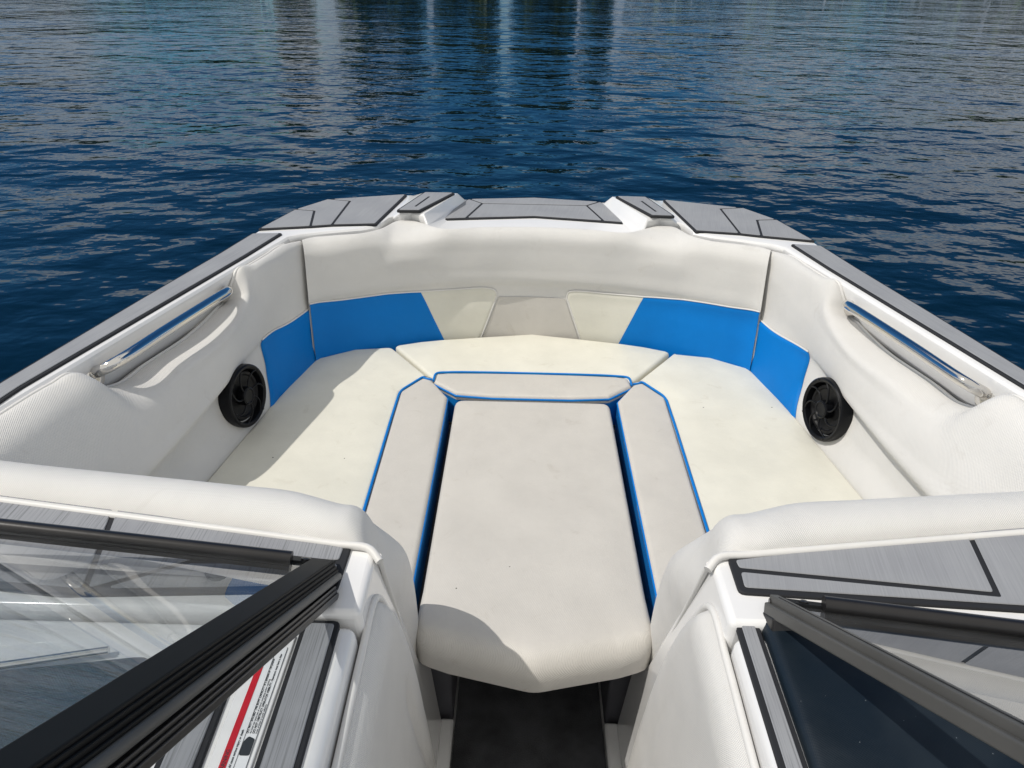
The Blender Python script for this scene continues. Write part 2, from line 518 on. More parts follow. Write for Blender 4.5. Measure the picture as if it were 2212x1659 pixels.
class Surf:
    def __init__(self, G):
        self.G = G
        self.ni, self.nj = G.shape[:2]
        a = np.gradient(G, axis=0); b = np.gradient(G, axis=1)
        n = np.cross(a, b)
        n /= np.maximum(np.linalg.norm(n, axis=2, keepdims=True), 1e-9)
        # point the normals towards the middle of the seating well
        c = np.array([0, 1.7, 1.4]) - G
        if (n * c).sum() < 0: n = -n
        self.Nn = n

    def at(self, st, off=0.0):
        st = np.asarray(st, float)
        x = np.clip(st[..., 0], 0, 1) * (self.ni - 1); y = np.clip(st[..., 1], 0, 1) * (self.nj - 1)
        i = np.minimum(x.astype(int), self.ni - 2); j = np.minimum(y.astype(int), self.nj - 2)
        u = (x - i)[..., None]; v = (y - j)[..., None]

        def bl(A):
            return (A[i, j] * (1 - u) * (1 - v) + A[i + 1, j] * u * (1 - v) + A[i, j + 1] * (1 - u) * v + A[i + 1, j + 1] * u * v)
        off = np.asarray(off, float)
        return bl(self.G) + bl(self.Nn) * (off[..., None] if off.ndim else off)

    def st(self, px):
        """surface parameters of the point seen at a photo measurement."""
        if not hasattr(self, 'pp'): self.pp = proj(self.G)
        d = ((self.pp - np.array(px)) ** 2).sum(-1)
        i, j = np.unravel_index(d.argmin(), d.shape)
        s = np.array([i / (self.ni - 1), j / (self.nj - 1)])
        for _ in range(12):
            e = 1e-4
            q = proj(self.at(s)); r = np.array(px) - q
            J = np.stack([(proj(self.at(s + [e, 0])) - proj(self.at(s - [e, 0]))) / (2 * e),
                          (proj(self.at(s + [0, e])) - proj(self.at(s - [0, e]))) / (2 * e)], -1)
            try: ds = np.linalg.solve(J, r)
            except np.linalg.LinAlgError: break
            s = np.clip(s + np.clip(ds, -.02, .02), 0, 1)
        return s


def coons(top, right, bottom, left, n, k):
    """top/bottom run left->right, left/right run top->bottom; 2-D parameter curves."""
    T, B = catmull(top, n), catmull(bottom, n)
    Lc, Rc = catmull(left, k), catmull(right, k)
    u = np.linspace(0, 1, n)[:, None, None]; v = np.linspace(0, 1, k)[None, :, None]
    return ((1 - v) * T[:, None] + v * B[:, None] + (1 - u) * Lc[None] + u * Rc[None]
            - ((1 - u) * (1 - v) * T[0] + u * (1 - v) * T[-1] + (1 - u) * v * B[0] + u * v * B[-1]))


def puff(G, r, lo, hi, sides=(1, 1, 1, 1)):
    """offset: lo at the edges rising to hi with a quarter round of width r. sides = i0, i1, j0, j1."""
    uvg = grid_uv(G)
    d = np.full(G.shape[:2], 9.0)
    if sides[0]: d = np.minimum(d, uvg[..., 0])
    if sides[1]: d = np.minimum(d, uvg[-1:, :, 0] - uvg[..., 0])
    if sides[2]: d = np.minimum(d, uvg[..., 1])
    if sides[3]: d = np.minimum(d, uvg[:, -1:, 1] - uvg[..., 1])
    x = np.clip(d / r, 0, 1)
    return lo + (hi - lo) * np.sqrt(np.maximum(1 - (1 - x) ** 2, 0))


def tube(name, pts, r, mat, parent, seg=10, n=None, caps=True, flat=None):
    p = catmull(pts, n) if n else np.asarray(pts, float)
    t = np.gradient(p, axis=0); t /= np.linalg.norm(t, axis=1, keepdims=True)
    ref = np.array([0, 0, 1.0]) if abs(t[0][2]) < .9 else np.array([1.0, 0, 0])
    a = np.cross(t[0], ref); a /= np.linalg.norm(a)
    V = []; rr = np.broadcast_to(np.asarray(r, float), (len(p),))
    for i in range(len(p)):
        a = a - t[i] * (a @ t[i]); a /= np.linalg.norm(a)
        b = np.cross(t[i], a)
        for s in range(seg):
            an = 2 * math.pi * s / seg
            V.append(p[i] + rr[i] * (a * math.cos(an) + b * math.sin(an)))
    F = []
    for i in range(len(p) - 1):
        for s in range(seg):
            F.append((i * seg + s, i * seg + (s + 1) % seg, (i + 1) * seg + (s + 1) % seg, (i + 1) * seg + s))
    if caps:
        F.append(tuple(range(seg))); F.append(tuple((len(p) - 1) * seg + s for s in range(seg)))
    return mesh(name, V, F, mat, parent, sharp=50)


def ccw(pts):
    p = np.asarray(pts, float)
    a = (p[:, 0] * np.roll(p[:, 1], -1) - np.roll(p[:, 0], -1) * p[:, 1]).sum()
    return p if a > 0 else p[::-1]


def offset_poly(pts, d):
    p = ccw(pts); n = len(p); out = []
    for i in range(n):
        a, b, c = p[i - 1], p[i], p[(i + 1) % n]
        e1 = (b - a) / np.linalg.norm(b - a); e2 = (c - b) / np.linalg.norm(c - b)
        n1 = np.array([-e1[1], e1[0]]); n2 = np.array([-e2[1], e2[0]])
        k = n1 + n2; k2 = k @ k
        out.append(b + (k * 2 * d / k2 if k2 > .15 else n1 * d))
    return np.array(out)


def round_poly(pts, rad, seg=5):
    p = ccw(pts); n = len(p); out = []
    rad = np.broadcast_to(np.asarray(rad, float), (n,))
    for i in range(n):
        a, b, c = p[i - 1], p[i], p[(i + 1) % n]
        la, lc = np.linalg.norm(a - b), np.linalg.norm(c - b)
        ea, ec = (a - b) / la, (c - b) / lc
        ang = math.acos(max(-1, min(1, float(ea @ ec))))
        if rad[i] < 1e-5 or ang > R(177):
            out.append(b); continue
        t = min(rad[i] / math.tan(ang / 2), .45 * la, .45 * lc)
        for k in np.linspace(0, 1, seg):
            out.append((1 - k) ** 2 * (b + ea * t) + 2 * k * (1 - k) * b + k * k * (b + ec * t))
    return np.array(out)


def densify(pts, step):
    p = np.asarray(pts, float); out = []
    for i in range(len(p)):
        a, b = p[i], p[(i + 1) % len(p)]
        k = max(1, int(np.linalg.norm(b - a) / step))
        for j in range(k): out.append(a + (b - a) * j / k)
    return np.array(out)


def prism(name, pts, z0, z1, mat, parent, bevel=0.0, segs=3):
    p = ccw(pts); n = len(p)
    V = [(*q, z0) for q in p] + [(*q, z1) for q in p]
    F = [tuple(range(n))[::-1], tuple(range(n, 2 * n))]
    F += [(i, (i + 1) % n, n + (i + 1) % n, n + i) for i in range(n)]
    uv = [tuple(q) for q in p] * 2
    return mesh(name, V, F, mat, parent, uvs=uv, sharp=40, bevel=bevel, segs=segs)


def cushion(name, pts, ztop, thick, r, mat, parent, corner=.02, crown=.006, step=.03, seg=7):
    """upholstered slab: outline rolled over with a quarter round of radius r (may be a function of the inward normal)."""
    p = densify(round_poly(pts, corner), step)
    n = len(p)
    nxt, prv = np.roll(p, -1, 0), np.roll(p, 1, 0)
    tg = nxt - prv; tg /= np.linalg.norm(tg, axis=1, keepdims=True)
    nin = np.stack([-tg[:, 1], tg[:, 0]], 1)
    rr = np.array([r(*a) for a in nin]) if callable(r) else np.full(n, float(r))
    for _ in range(6): rr = (np.roll(rr, 1) + 2 * rr + np.roll(rr, -1)) / 4
    rings = [(np.zeros(n), np.full(n, ztop - thick))]
    for a in np.linspace(0, math.pi / 2, seg):
        rings.append((rr * (1 - math.cos(a)), ztop - rr + rr * math.sin(a)))
    V = []; UV = []
    for ins, zz in rings:
        q = p + nin * ins[:, None]
        for i in range(n):
            V.append((q[i, 0], q[i, 1], zz[i])); UV.append((q[i, 0], q[i, 1] + (ztop - zz[i])))
    F = []
    for k in range(len(rings) - 1):
        for i in range(n):
            j = (i + 1) % n
            F.append((k * n + i, k * n + j, (k + 1) * n + j, (k + 1) * n + i))
    F.append(tuple(range(n))[::-1])
    # crowned top: a triangulated field of points inside the rolled edge
    q = p + nin * rr[:, None]
    lo_, hi_ = q.min(0), q.max(0)
    ed = np.roll(q, -1, 0) - q
    el = np.maximum((ed ** 2).sum(1), 1e-12)
    pin = []
    for x in np.arange(lo_[0] + .008, hi_[0], .02):
        for y in np.arange(lo_[1] + .008, hi_[1], .02):
            c = np.array([x, y]) - q
            t = np.clip((c * ed).sum(1) / el, 0, 1)
            dist = np.sqrt(((c - ed * t[:, None]) ** 2).sum(1).min())
            up = (q[:, 1] > y) != (np.roll(q[:, 1], -1) > y)
            xs = q[:, 0] + (y - q[:, 1]) / np.where(abs(ed[:, 1]) < 1e-9, 1e-9, ed[:, 1]) * ed[:, 0]
            if (up & (x < xs)).sum() % 2 == 1 and dist > .007:
                u = min(1.0, dist / .07)
                wob = .0012 * (math.sin(9 * x + 4 * y + 1.3 * ztop) + math.sin(13 * y - 6 * x + 2.0)) * u
                pin.append((x, y, ztop + crown * math.sin(u * math.pi / 2) + wob))
    vin = [Vector(v) for v in q] + [Vector(v[:2]) for v in pin]
    ov, _, of, orig, _, _ = delaunay_2d_cdt(vin, [(i, (i + 1) % n) for i in range(n)], [], 1, 1e-6)
    base = len(V)
    for v, og in zip(ov, orig):
        g = og[0] if og else 0
        zv = (ztop if g < n else pin[g - n][2])
        V.append((v.x, v.y, zv)); UV.append((v.x, v.y))
    F += [tuple(base + k for k in f) for f in of]
    o = mesh(name, V, F, mat, parent, uvs=UV, sharp=60)
    bm = bmesh.new(); bm.from_mesh(o.data)
    bmesh.ops.remove_doubles(bm, verts=bm.verts, dist=1e-5)
    bmesh.ops.recalc_face_normals(bm, faces=bm.faces)
    bm.to_mesh(o.data); bm.free()
    return o


def mir(pts, s):
    return [(s * q[0], *q[1:]) for q in pts]


# ------------------------------------------------------------------ setting: lake, far bank
Z0 = 0.0
wm = water_mat()
water = mesh('water', [(-500, -250, 0), (500, -250, 0), (500, 700, 0), (-500, 700, 0)], [(0, 1, 2, 3)], wm)
tag(water, kind='structure')

bank = prism('far_shore', [(-300, 74), (-40, 76), (60, 74), (300, 90), (300, 690), (-300, 690)], -.5, .25, plain('far_shore_grass', (.022, .034, .014), rough=.9, noise=.3), None, bevel=.2)
tag(bank, kind='structure')


def leaf_mat():
    mt, nt, b = new_mat('woodland_leaves')
    b.inputs['Roughness'].default_value = .7
    tcn = N(nt, 'ShaderNodeTexCoord')
    n1 = N(nt, 'ShaderNodeTexNoise', i_Scale=.6, i_Detail=3.0)
    r1 = N(nt, 'ShaderNodeValToRGB')
    r1.color_ramp.elements[0].position = .35; r1.color_ramp.elements[1].position = .65
    r1.color_ramp.elements[0].color = (.012, .035, .014, 1); r1.color_ramp.elements[1].color = (.045, .085, .025, 1)
    L(nt, tcn, 'Object', n1, 'Vector'); L(nt, n1, 'Fac', r1, 'Fac'); L(nt, r1, 'Color', b, 'Base Color')
    return mt


rng = np.random.default_rng(5)
V = []; F = []
blocks = [(-22.8, -19.6, 7.0), (-17.4, -12.6, 9.5), (-13.2, -9.2, 10.5), (-8.6, -5.2, 9.0), (-5.8, -2.6, 11.0), (-1.4, 2.2, 9.0), (1.6, 4.4, 10.0), (5.0, 7.6, 8.0)]
blocks += [(x, x + 4.5, .9 + 1.1 * abs(math.sin(x * .7)) + max(0, x - 26) * .07) for x in range(9, 62, 3)]
blocks += [(x, x + 4.5, .9 + 1.3 * abs(math.sin(x * .9))) for x in range(-70, -25, 3)]
for x0, x1, h in blocks:
    x0, x1, h = x0 * 80 / 75, x1 * 80 / 75, h * 1.15
    cxm, rx = (x0 + x1) / 2, (x1 - x0) / 2
    cxm, rx = cxm, rx * 1.08
    for _ in range(1500 if h > 5 else 160):
        u = rng.uniform(0.02, 1) ** (1.25 if h > 5 else 1)
        a = rng.uniform(0, 2 * math.pi); q = rng.uniform(0, 1) ** .5
        w = min(1.0, 2.6 * (1.03 - u)) * (0.86 + .14 * math.sin(9 * u + cxm)) + .06 * rng.normal()
        c = np.array([cxm + math.cos(a) * q * rx * w, 80 + math.sin(a) * q * 2.5 * w, .3 + u * h])
        t = rng.normal(size=3); t /= np.linalg.norm(t)
        c[2] = .3 + (c[2] - .3) * (.78 + .22 * math.sin(1.9 * c[0]) * math.cos(.8 * c[0] + 1))
        b_ = np.cross(t, rng.normal(size=3)); b_ /= np.linalg.norm(b_)
        sz = rng.uniform(.3, .6)
        k = len(V)
        V += [c - t * sz, c + b_ * sz * .7, c + t * sz, c - b_ * sz * .7]
        F.append((k, k + 1, k + 2, k + 3))
woods = mesh('far_woods', V, F, leaf_mat(), None, smooth=False)
tag(woods, 'line of dark green trees along the far shore', None, None, 'stuff')

# ------------------------------------------------------------------ the boat
boat = empty('motorboat', (0, 1.2, 0), 'white open-bow motorboat with grey deck pads and white vinyl seating trimmed in blue', 'boat')
ZD, ZS = 1.0, 0.55


def Gl(y):            # inner line of the side bolsters at deck height
    return .892 + .262 * (2.6 - y)


# hull and deck as one shell: every station is outer edge + inner edge of the deck with heights
half = [  # (outer x, y, z), (inner x, y, z)
    ((1.42, -1.6, 1.0), (1.33, -1.6, 1.0)),
    ((1.42, -.3, 1.0), (1.33, -.3, 1.0)),
    ((1.40, .5, 1.0), (1.31, .5, 1.0)),
    ((1.365, 1.1, 1.0), (Gl(1.1) + .022, 1.1, 1.0)),
    ((1.297, 1.52, 1.0), (Gl(1.5) + .022, 1.5, 1.0)),
    ((1.185, 2.03, 1.0), (Gl(2.0) + .022, 2.0, 1.0)),
    ((1.100, 2.40, 1.0), (Gl(2.38) + .022, 2.38, 1.0)),
    ((1.048, 2.64, 1.0), (.905, 2.62, 1.0)),
    ((1.030, 2.74, 1.0), (.865, 2.650, 1.0)),
    ((.976, 2.945, 1.0), (.77, 2.69, 1.0)),
    ((.880, 3.100, 1.0), (.66, 2.73, 1.0)),
    ((.640, 3.185, 1.0), (.605, 2.768, 1.0)),
    ((.556, 3.196, 1.0), (.582, 2.86, 1.0)),
    ((.520, 3.196, 1.0), (.565, 2.885, 1.0)),
    ((.470, 3.150, 1.026), (.535, 2.875, 1.024)),
    ((.400, 3.150, 1.026), (.495, 2.885, 1.024)),
    ((.325, 3.150, 1.026), (.440, 2.850, 1.022)),
    ((.300, 3.200, .985), (.420, 2.81, .99)),
    ((.284, 3.280, .962), (.390, 2.80, .968)),
    ((.150, 3.300, .962), (.200, 2.825, .968)),
]
half = half + [((0, 3.31, .962), (0, 2.835, .968))] + [((-a[0], *a[1:]), (-b[0], *b[1:])) for a, b in half[::-1]]
sec = []
for (ox, oy, oz), (ix, iy, iz) in half:
    o = np.array([ox, oy, oz]); i_ = np.array([ix, iy, iz])
    d = o - i_; d[2] = 0
    d /= np.linalg.norm(d)
    c = np.array([0, min(1.4, oy), 0.0])
    inw = np.array([c[0] - ox, c[1] - oy, 0]); inw /= max(np.linalg.norm(inw), 1e-6)
    low = np.array([ox, oy, 0])
    pts = [low + inw * .62 + [0, 0, -.35], low + inw * .34 + [0, 0, .0], low + inw * .16 + [0, 0, .42],
           low + inw * .05 + [0, 0, oz - .16], low + d * .012 + [0, 0, oz - .10], low + d * .012 + [0, 0, oz - .05],
           o + [0, 0, -.02], o - d * .003 + [0, 0, -.008], o - d * .010 + [0, 0, -.001], o - d * .02,
           i_ + d * .016, i_ + d * .007 + [0, 0, -.002], i_ + d * .001 + [0, 0, -.009], i_ + [0, 0, -.02],
           i_ + d * .034 + [0, 0, -.13], i_ + d * .06 + [0, 0, -.22]]
    sec.append(pts)
hull = grid_mesh('hull', np.array(sec), M['gel'], boat, sharp=32)


# ---------------------------------------------------------------- grey deck pads
def pad(name, outline, z, panels, mat, gap=.0045, extra=.004, label=None, lines=None):
    base = prism(name, round_poly(offset_poly(outline, -extra), .012, 4), z - .003, z + .006, M['black'], boat, bevel=.0015, segs=1)
    if label: base['label'] = label
    for q in panels:
        pm = mat
        prism('pad_panel', round_poly(offset_poly(q, gap), .006, 4), z + .0055, z + .0085, pm, base, bevel=.0012, segs=1)
    for q in (lines or []):
        prism('groove', q, z + .0082, z + .0091, M['black'], base)
    return base


PR = {k: sym(z3(*l), z3(*r), ZD) for k, (l, r) in dict(
    q0=((122, 196), (2090, 241)), q1=((250, 127), (1955, 166)), q2=((365, 92), (1835, 122)), q3=((640, 72), (1548, 94)),
    q4=((538, 178), (1670, 204)), a=((320, 132), (1885, 168)), a2=((305, 190), (1900, 220)), b=((443, 98), (1753, 127)),
    b2=((383, 183), (1825, 213))).items()}
PC = {k: sym(z3(*l), z3(*r), 1.03) for k, (l, r) in dict(
    fo=((697, 64), (1480, 78)), fi=((810, 64), (1380, 77)), ai=((690, 128), (1512, 145)), ao=((610, 127), (1592, 148))).items()}


def bar2(a, b, w):
    a, b = np.array(a), np.array(b)
    t = (b - a) / np.linalg.norm(b - a); n = np.array([-t[1], t[0]]) * w / 2
    return [a - n, b - n, b + n, a + n]


for s in (-1, 1):
    side = 'port' if s < 0 else 'starboard'
    g = lambda *ks: mir([PR[k] for k in ks], s)
    pad('deck_pad', g('q0', 'q1', 'q2', 'q3', 'q4', 'b2', 'a2'), ZD,
        [g('q0', 'q1', 'a', 'a2'), g('q1', 'q2', 'b', 'b2', 'a2', 'a'), g('q2', 'q3', 'q4', 'b2', 'b')], M['pad_soft'])
    c = lambda *ks: mir([PC[k] for k in ks], s)
    f1, f2 = np.array(PC['fo']), np.array(PC['fi'])
    mid_f = (f1 * .62 + f2 * .38); mid_a = np.array(PC['ao']) * .4 + np.array(PC['ai']) * .6
    s0 = mid_f + (mid_a - mid_f) * .28; s1 = mid_f + (mid_a - mid_f) * .82
    pad('deck_pad', c('fo', 'fi', 'ai', 'ao'), 1.026, [c('fo', 'fi', 'ai', 'ao')], M['pad_soft'],
        lines=[mir([tuple(v) for v in bar2(s0, s1, .008)], s)])
    gy = [1.0, 1.5, 2.0, 2.4, 2.64]
    gx = [1.365, 1.295, 1.185, 1.097, 1.045]
    gun = [(.936, 2.637)] + [(Gl(y) + .046, y) for y in (2.4, 2.0, 1.5)] + [(1.33, .9)] + [(1.385, .9), (1.355, 1.1), (1.283, 1.52), (1.172, 2.03), (1.086, 2.40), (1.040, 2.625)]
    pad('deck_pad', mir(gun, s), ZD, [mir(gun, s)], M['pad_pl' if s < 0 else 'pad_pr'])

hx = lambda l, r: sym(z3(*l), z3(*r), .965)
ha = hx((732, 164), (1453, 178)); hf = hx((857, 92), (1322, 100))
hat = [(-ha[0], ha[1]), (0, 3.012), (ha[0], ha[1]), (hf[0], hf[1]), (0, 3.285), (-hf[0], hf[1])]
p1 = hx((906, 108), (1275, 115)); p2 = hx((850, 160), (1335, 168))
pans = []
for s in (-1, 1):
    pans.append(mir([(ha[0], ha[1]), (hf[0], hf[1]), p1, p2], s))
pans.append([(-p2[0], p2[1]), (0, 3.012), p2, p1, (-p1[0], p1[1])])
pans.append([(-p1[0], p1[1]), p1, hf, (0, 3.285), (-hf[0], hf[1])])
pad('deck_pad', hat, .966, pans, M['pad_soft'])

# ---------------------------------------------------------------- bow backrest
topx = [(0, 2.822), (.2, 2.808), (.37, 2.785), (.43, 2.83), (.49, 2.868), (.55, 2.855), (.585, 2.775), (.64, 2.715), (.75, 2.675), (.835, 2.640), (.858, 2.615)]
botx = [(0, 2.775), (.2, 2.765), (.36, 2.74), (.42, 2.725), (.475, 2.71), (.535, 2.685), (.57, 2.67), (.625, 2.642), (.73, 2.59), (.815, 2.535), (.835, 2.50)]
secs = []
for (tx, ty), (bx_, by_) in zip(topx, botx):
    base_y = np.interp(tx, [0, .37, .6, .858], [2.822, 2.785, 2.735, 2.615])    # the wall below the lip does not follow the notches
    sc = []
    for z, off, bl in ((.972, .014, 0), (.990, 0, 0), (.986, -.016, .35), (.955, -.036, .8), (.90, -.034, 1), (.83, -.026, 1), (.775, -.016, 1),
                       (.755, -.005, 1), (.735, 0, 1), (.65, 0, 1), (.55, 0, 1), (.45, 0, 1)):
        k = (1.0 - z) / .45
        yt = ty * (1 - bl) + base_y * bl
        # bow flank faces inwards: shift along the local wall normal
        nx = -.35 * (tx / .86) ** 2
        x = tx + (bx_ - tx) * k; y = yt + (by_ - base_y) * k
        sc.append((x + nx * -off, y + off * (1 - .2 * (tx / .86) ** 2), z))
    secs.append(sc)
secs = [mir(q, -1) for q in secs[::-1]] + secs[1:]
BG = loft(secs, 260, 90)
BS = Surf(BG)
backrest = grid_mesh('bow_backrest', BG, M['vinyl'], boat)


def panel(name, S, st4, n, k, r, lo, hi, mat, parent, sides=(1, 1, 1, 1)):
    st = coons(*st4, n, k)
    G = S.at(st)
    off = puff(G, r, lo, hi, sides)
    return grid_mesh(name, S.at(st, off), mat, parent)


def low(p, t=.97): return np.array([p[0], t])


inner = {}
for zf, seam, div, corner in (
        ('L', [(318, 449), (400, 442), (500, 429), (600, 417), (692, 412)], (772, 575), [(692, 412), (800, 405), (920, 398), (952, 405), (963, 425)]),
        ('R', [(1880, 478), (1800, 467), (1690, 449), (1590, 437), (1483, 430)], (1395, 592), [(1483, 430), (1370, 420), (1245, 409), (1219, 412), (1210, 432)])):
    q = [BS.st(z3(*a)) for a in seam]
    if zf == 'L': q[0] = np.array([.001, q[0][1]])
    else: q[0] = np.array([.999, q[0][1]])
    d = BS.st(z3(*div)); d2 = d + (d - q[-1]) * .25
    c = [BS.st(z3(*a)) for a in corner]
    e = BS.st(z3(*((908, 568) if zf == 'L' else (1255, 575)))); e2 = e + (e - c[-1]) * .25
    panel('blue_panel', BS, (q, [q[-1], d2], [low(q[0], d2[1]), d2], [q[0], low(q[0], d2[1])]), 60, 24, .016, .001, .0075, M['blue'], backrest, (0, 0, 1, 0))
    panel('cream_panel', BS, (c, [c[-1], e2], [d2, e2], [c[0], d2]), 40, 24, .016, .001, .0065, M['cream'], backrest, (0, 1, 1, 0))
    inner[zf] = (c[-1], e2)
    path = np.concatenate([catmull(q, 40), catmull(c, 40)[1:], catmull([c[-1], e2], 20)[1:]])
    tube('seam', BS.at(path, .003), .0028, M['vinyl'], backrest, seg=6)

cl, el = inner['L']; crr, er = inner['R']
panel('beige_panel', BS, ([cl + [.004, .012], (cl + crr) / 2 + [0, .012], crr + [-.004, .012]], [crr + [-.004, .012], er + [-.004, 0]], [el + [.004, 0], er + [-.004, 0]], [cl + [.004, .012], el + [.004, 0]]),
      40, 20, .012, .0008, .003, M['beige'], backrest, (0, 0, 0, 0))

# ---------------------------------------------------------------- side bolsters, rails, speakers
SB = [  # y : (x, z) profile from the deck edge down to below the seat
    (2.615, [(.885, .968), (.868, .985), (.852, .975), (.845, .92), (.842, .85), (.840, .77), (.838, .73), (.832, .65), (.822, .55), (.818, .45)]),
    (2.560, [(.925, .975), (.903, .992), (.882, .985), (.866, .93), (.860, .85), (.858, .77), (.855, .73), (.846, .65), (.832, .55), (.826, .45)]),
    (2.45, [(.955, .976), (.931, .993), (.910, .985), (.888, .93), (.884, .85), (.884, .77), (.880, .73), (.868, .65), (.850, .55), (.845, .45)]),
    (2.35, [(.981, .976), (.958, .993), (.936, .985), (.908, .93), (.905, .85), (.908, .77), (.905, .73), (.892, .65), (.872, .55), (.868, .45)]),
    (2.288, [(1.002, .976), (.979, .993), (.955, .968), (.934, .92), (.930, .84), (.933, .77), (.936, .735), (.915, .65), (.888, .55), (.884, .45)]),
    (2.268, [(1.016, .950), (.988, .960), (.957, .950), (.945, .90), (.934, .83), (.934, .765), (.944, .737), (.922, .65), (.892, .55), (.888, .45)]),
    (2.250, [(1.045, .895), (1.005, .918), (.959, .930), (.936, .868), (.933, .81), (.936, .762), (.950, .738), (.930, .65), (.898, .55), (.893, .45)]),
    (2.19, [(1.060, .885), (1.012, .905), (.962, .906), (.952, .83), (.938, .79), (.947, .755), (.974, .735), (.934, .65), (.902, .55), (.898, .45)]),
    (2.05, [(1.088, .870), (1.036, .887), (.974, .884), (.942, .845), (.937, .79), (.947, .755), (.974, .735), (.954, .65), (.921, .55), (.916, .45)]),
    (1.85, [(1.140, .870), (1.085, .887), (1.022, .882), (.980, .838), (.964, .783), (.962, .74), (.998, .715), (.985, .645), (.950, .55), (.945, .45)]),
    (1.72, [(1.172, .872), (1.114, .889), (1.062, .878), (1.014, .83), (.988, .773), (.978, .73), (1.020, .705), (1.008, .64), (.970, .55), (.965, .45)]),
    (1.645, [(1.188, .91), (1.128, .925), (1.088, .905), (1.040, .84), (1.005, .775), (.990, .725), (1.030, .70), (1.018, .64), (.980, .55), (.975, .45)]),
    (1.60, [(1.183, .972), (1.150, .990), (1.112, .968), (1.060, .87), (1.020, .78), (1.002, .72), (1.040, .695), (1.028, .64), (.988, .55), (.983, .45)]),
    (1.54, [(1.200, .976), (1.172, .993), (1.130, .972), (1.075, .87), (1.035, .78), (1.016, .715), (1.050, .69), (1.038, .64), (.998, .55), (.993, .45)]),
    (1.38, [(1.242, .976), (1.212, .993), (1.165, .970), (1.105, .865), (1.070, .775), (1.050, .705), (1.085, .68), (1.068, .63), (1.022, .55), (1.017, .45)]),
    (1.05, [(1.329, .976), (1.298, .993), (1.250, .970), (1.19, .865), (1.155, .775), (1.135, .705), (1.165, .68), (1.14, .63), (1.09, .55), (1.085, .45)]),
    (0.95, [(1.355, .976), (1.324, .993), (1.276, .970), (1.216, .865), (1.18, .775), (1.16, .705), (1.19, .68), (1.165, .63), (1.115, .55), (1.11, .45)]),
]
face = {  # the lower face runs smoothly along the boat, whatever the top edge does round the recess
    3: [(2.615, .845, .92), (2.45, .888, .90), (2.30, .925, .875), (2.05, .945, .846), (1.72, 1.012, .836), (1.38, 1.100, .845), (.95, 1.212, .845)],
    4: [(2.615, .842, .85), (2.45, .885, .835), (2.30, .921, .815), (2.05, .938, .790), (1.72, .988, .775), (1.38, 1.068, .772), (.95, 1.180, .772)],
    5: [(2.615, .840, .77), (2.45, .884, .765), (2.30, .926, .757), (2.05, .945, .748), (1.72, .978, .730), (1.38, 1.048, .706), (.95, 1.160, .705)],
    6: [(2.615, .838, .73), (2.45, .880, .730), (2.30, .930, .735), (2.05, .964, .733), (1.72, 1.006, .705), (1.38, 1.070, .680), (.95, 1.190, .68)],
}
for _k in range(len(SB)):
    _y, _p = SB[_k]
    for _t, _r in face.items():
        _a = np.array(_r[::-1])
        _v = spline(_a[:, 0], _a[:, 1:], np.array([_y]))[0]
        _p[_t] = (float(_v[0]), float(_v[1]))
blueseam = {-1: [z4(1895, 480), z4(1800, 550), z4(1710, 606), z4(1640, 640), z4(1578, 690)],
            1: [z5(335, 535), z5(385, 588), z5(455, 645), z5(560, 705), z5(657, 763)]}
blueaft = {-1: [z4(1578, 690), z4(1600, 850), z4(1628, 1075)], 1: [z5(657, 763), z5(625, 950), z5(580, 1150)]}


def lathe(name, prof, mat, parent, xf, seg=40):
    V = []; F = []
    for r, z in prof:
        for i in range(seg):
            a = 2 * math.pi * i / seg
            V.append(xf @ Vector((r * math.cos(a), r * math.sin(a), z)))
    for k in range(len(prof) - 1):
        for i in range(seg):
            j = (i + 1) % seg
            F.append((k * seg + i, k * seg + j, (k + 1) * seg + j, (k + 1) * seg + i))
    if prof[-1][0] < .05 or prof[-1][0] == prof[0][0]: F.append(tuple((len(prof) - 1) * seg + i for i in range(seg)))
    return mesh(name, V, F, mat, parent, sharp=35)


